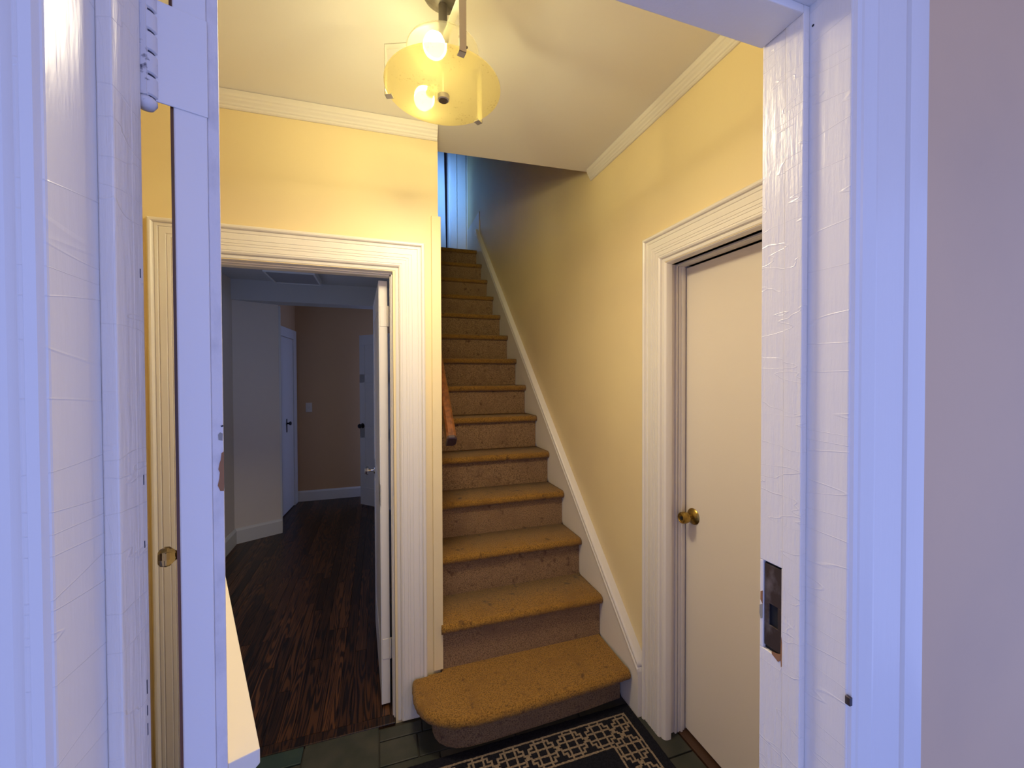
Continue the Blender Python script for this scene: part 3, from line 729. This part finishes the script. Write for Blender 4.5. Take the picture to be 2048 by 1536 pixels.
for dx, dy in ((.045, -.052), (.036, -.070), (.06, -.04)):
    q = MB(); q.lathe([(.004, 0), (.004, .003), (.002, .004)], (LX+dx, LY+dy, 2.4405), (0, 0, -1), 10); q.build('screw', IRON, pan)
# lower glass disc, slightly dished
k = MB(); prof = []
for i in range(15):
    rr = .012+.153*i/14; prof.append((rr, .016*(rr/.165)**2-.002))
back = [(a, b+.004) for a, b in reversed(prof)]
k.lathe(prof+back, (LX, LY, 2.318), (0, 0, 1), 72, cap=False)
dsc = smooth_by_angle(k.build('glass_disc', LAMPG, lamp), 50); dsc['label'] = 'speckled amber frosted glass disc'
k = MB(); k.lathe([(.0125, -.016), (.0165, -.014), (.0175, -.008), (.0175, .002), (.008, .004)], (LX, LY, 2.318), (0, 0, 1), 28)
fin = smooth_by_angle(k.build('finial', NICKEL, lamp), 40)
k = MB(); k.lathe([(.0128, 0), (.0128, .0008)], (LX, LY, 2.3013), (0, 0, 1), 24); o = k.build('finial_cap', IRON, fin)
k = MB(); k.lathe([(.004, 0), (.004, .13)], (LX, LY, 2.315), (0, 0, 1), 12); k.build('centre_rod', NICKEL, lamp)
for a_ in (-82, 38, 158):
    a = math.radians(a_); rd = Vector((math.cos(a), math.sin(a), 0)); tg = Vector((-rd.y, rd.x, 0)); c0 = Vector((LX, LY, 0))
    def S(r_, t_, z_): return tuple(c0+rd*r_+tg*t_+Vector((0, 0, z_)))
    k = MB(); hw = .0095
    k.box(.1685, .1705, -hw, hw, 2.322, 2.466, T=S); k.box(.0165, .1705, -hw, hw, 2.466, 2.468, T=S); k.box(.150, .1705, -hw, hw, 2.322, 2.3238, T=S)
    k.box(.150, .1515, -hw, hw, 2.3235, 2.327, T=S)
    k.build('strap', NICKEL, lamp, .0004)
for a_, rr in ((-114, .062), (112, .066)):
    a = math.radians(a_); rd = Vector((math.cos(a), math.sin(a), 0)); b0 = Vector((LX, LY, 2.394 if a_ < 0 else 2.366))+rd*(.020 if a_ < 0 else .052)
    k = MB(); k.lathe([(.013, 0), (.0135, .004), (.0135, .026), (.012, .03)], b0, rd, 18); sk_ = smooth_by_angle(k.build('socket', PANW, lamp), 40)
    k = MB(); k.lathe([(.011, .028), (.014, .034), (.024, .05), (.0285, .064), (.027, .078), (.019, .089), (.006, .094)], b0, rd, 24); smooth_by_angle(k.build('bulb', BULB, lamp), 60)
    L = bpy.data.lights.new('bulb_light', 'POINT'); L.energy = 41; L.color = LAMP_COL; L.shadow_soft_size = .033
    L.use_nodes = True; ln = L.node_tree; le = ln.nodes['Emission']; lf = ln.nodes.new('ShaderNodeLightFalloff')
    lf.inputs['Strength'].default_value = 1.0; ln.links.new(lf.outputs['Linear'], le.inputs['Strength'])
    lo = bpy.data.objects.new('bulb_light', L); COL.objects.link(lo); lo.location = b0+rd*.062+Vector((0, 0, -.0)); lo.parent = lamp; lo.matrix_parent_inverse = lamp.matrix_world.inverted()

# light that the frosted disc spreads downwards
L = bpy.data.lights.new('disc_glow', 'AREA'); L.shape = 'DISK'; L.size = .31; L.energy = 14.5; L.color = (1.0, 0.85, 0.58)
lo = bpy.data.objects.new('disc_glow', L); COL.objects.link(lo); lo.location = (LX, LY, 2.298); lo.parent = lamp; lo.matrix_parent_inverse = lamp.matrix_world.inverted()

# ================================================================== RUG
CELL = .0080
half = ['########', '.....#..', '...#####', '...#.#..', '.###.#..', '.#...#..', '.#######', '##...#..', '#....#..']
tile = [h_+h_[::-1] for h_ in half]; tile = tile+tile[:-1][::-1]      # 17 rows across the border, 16 along
x0r, x1r, y0r, y1r = -.62, 1.078, .62, 1.596
nx, ny = round((x1r-x0r)/CELL), round((y1r-y0r)/CELL)
mg = 6
def rug_cell(i, j):
    di, dj = min(i, nx-1-i), min(j, ny-1-j)
    d = min(di, dj)-mg
    if d < 0 or d > 16: return 0
    if d in (0, 16): return 1
    along = (i if dj < di else j)
    t_ = (nx-1-i if along is i else ny-1-j)-mg
    return 1 if tile[d][(t_+4) % 16] == '#' else 0
me = bpy.data.meshes.new('rug')
vs = []; fs = []; mi = []
for j in range(ny+1):
    for i in range(nx+1):
        ed = min(i, j, nx-i, ny-j)
        vs.append((x0r+i*CELL+jit(.0009), y0r+j*CELL+jit(.0009), (.007 if ed > 0 else .0)+jit(.0006)*(ed > 0)))
for j in range(ny):
    for i in range(nx):
        a = j*(nx+1)+i; fs.append((a, a+1, a+nx+2, a+nx+1)); mi.append(rug_cell(i, j))
me.from_pydata(vs, [], fs); me.materials.append(RUGD); me.materials.append(RUGL); me.polygons.foreach_set('material_index', mi)
rug = bpy.data.objects.new('rug', me); COL.objects.link(rug)
tag(rug, 'black and navy rug with a beige lattice border before the stairs', 'rug')

# ================================================================== SMALL THINGS
cl = empty('ceiling_light', (-.67, 3.87, 2.40), 'unlit rectangular panel light on the side room ceiling', 'light')
k = MB(); k.box(-.86, -.485, 3.66, 3.675, 2.345, 2.40); k.box(-.86, -.485, 4.065, 4.08, 2.345, 2.40); k.box(-.86, -.845, 3.675, 4.065, 2.345, 2.40); k.box(-.50, -.485, 3.675, 4.065, 2.345, 2.40)
k.build('frame', BLUEW, cl, .002)
B('diffuser', DIFFU, cl, -.845, -.50, 3.675, 4.065, 2.352, 2.36)
ls = empty('light_switch', (-.81, 5.514, 1.15), 'small white switch plate on the dim orange far wall', 'switch')
B('plate', PLASTIC, ls, -.846, -.776, 5.508, 5.515, 1.09, 1.205, bevel=.002)
B('toggle', PLASTIC, ls, -.817, -.805, 5.500, 5.509, 1.138, 1.162, bevel=.002)
